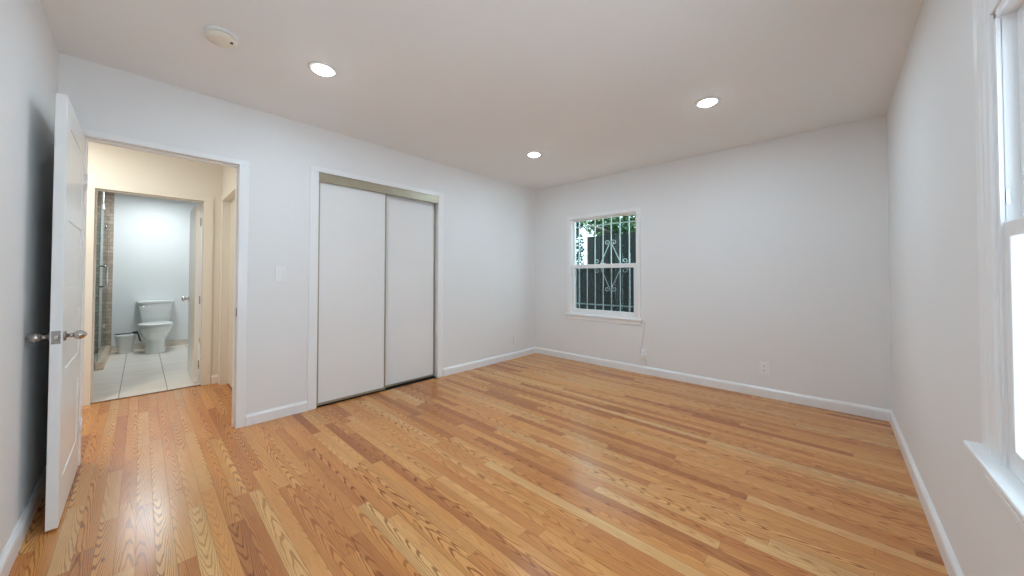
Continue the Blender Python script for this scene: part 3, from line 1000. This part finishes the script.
# ------------------------------------------------------------------ outside: yard, fence, foliage
b = MB().box(-8, W + 0.16, L + 0.16, 14, -0.25, -0.15)
struct('ground', b, M_GROUND, 'dark yard ground outside the small window', 'ground')
b = MB().box(W + 0.14, 14, -9, 14, -0.25, -0.15)  # pale ground added here to bounce sunlight up onto the ceiling
struct('ground', b, M_BOUNCE, 'pale ground added outside the large window to bounce sunlight indoors', 'ground')
FY = L + 1.65
fe = empty('fence', (0.8, FY, -0.15), 'dark weathered vertical board fence outside the small window', 'fence')
x = -0.10
b = MB()
while x < 3.2:
    w = 0.135 + random.uniform(-0.008, 0.008)
    b.box(x, x + w, FY, FY + 0.02, -0.14, 1.90 + random.uniform(-0.012, 0.012), 0.002, 1)
    x += w + 0.008
b.build('boards', M_FENCE, fe)
MB().box(-0.02, 3.2, FY + 0.02, FY + 0.06, 1.55, 1.64).box(-0.02, 3.2, FY + 0.02, FY + 0.06, 0.25, 0.34).build('rails', M_FENCE, fe)
b = MB()
x = -3.2
while x < -0.04:
    w = 0.135
    b.box(x, x + w, FY + 0.02, FY + 0.04, -0.14, 1.36 + random.uniform(-0.01, 0.01), 0.002, 1)
    x += w + 0.006
b.build('low_boards', M_FENCE, fe)


def leaves(mb, n, centre, radius, size, flat=1.0):
    for _ in range(n):
        while True:
            p = Vector((random.uniform(-1, 1), random.uniform(-1, 1), random.uniform(-1, 1)))
            if p.length < 1: break
        p = Vector((centre[0] + p.x * radius[0], centre[1] + p.y * radius[1], centre[2] + p.z * radius[2]))
        d = Vector((random.gauss(0, 1), random.gauss(0, 1), random.gauss(0, 0.6))).normalized()
        u = d.cross(Vector((random.gauss(0, 1), random.gauss(0, 1), random.gauss(0, 1)))).normalized()
        s = size * random.uniform(0.6, 1.2)
        n_ = d.cross(u)
        pts = [p - d * s, p + u * s * 0.42 + n_ * s * 0.1, p + d * s, p - u * s * 0.42 + n_ * s * 0.1]
        mb.bm.faces.new([mb.bm.verts.new(q) for q in pts])


TYY = FY + 1.05
TX = 0.30
tr = empty('tree', (TX + 0.25, TYY, -0.15), 'leafy green tree rising behind the fence outside the small window', 'tree')
MB().tube([(TX + 0.25, TYY, -0.15), (TX + 0.2, TYY, 1.2), (TX, TYY, 2.0), (TX - 0.3, TYY, 2.9)], [0.11, 0.10, 0.08, 0.05], 10).build('trunk', M_BARK, tr)
MB().tube([(TX + 0.1, TYY, 1.75), (TX - 0.1, TYY - 0.5, 1.95), (TX - 0.3, TYY - 0.75, 2.06), (TX - 0.5, TYY - 0.85, 2.14)], [0.06, 0.05, 0.04, 0.02], 8).build('branch', M_BARK, tr)
b = MB()
leaves(b, 4200, (TX, TYY, 2.50), (0.85, 0.85, 0.80), 0.062)
leaves(b, 900, (TX - 0.52, TYY - 0.30, 2.26), (0.36, 0.45, 0.32), 0.055)
leaves(b, 500, (TX - 0.10, TYY - 0.35, 2.02), (0.50, 0.40, 0.22), 0.050)
b.build('foliage', M_LEAF, tr)
hg = empty('shrub', (-1.3, FY + 0.7, -0.15), 'dark teal leafy shrub beyond the left end of the fence', 'shrub')
b = MB()
leaves(b, 3000, (-1.40, FY + 0.75, 2.50), (0.74, 0.45, 0.50), 0.055)
leaves(b, 2400, (-1.05, FY + 0.75, 1.65), (0.34, 0.45, 0.95), 0.050)
leaves(b, 800, (-0.88, FY + 0.70, 2.36), (0.24, 0.40, 0.26), 0.050)
leaves(b, 260, (-0.74, FY + 0.70, 1.60), (0.13, 0.35, 0.62), 0.034)
b.build('foliage', M_LEAFD, hg)
MB().tube([(-1.25, FY + 0.75, -0.15), (-1.25, FY + 0.75, 1.0), (-1.22, FY + 0.75, 2.2)], [0.05, 0.04, 0.02], 8).build('stem', M_BARK, hg)
# unseen eave over the back wall, added to block sky light outside the window
b = MB().box(-3, W + 0.9, L + 0.14, L + 0.45, 2.36, 2.50)
struct('sky_blocker_eave', b, M_BLOCKER, 'unseen eave added outside the back wall to block sky light', 'eave')
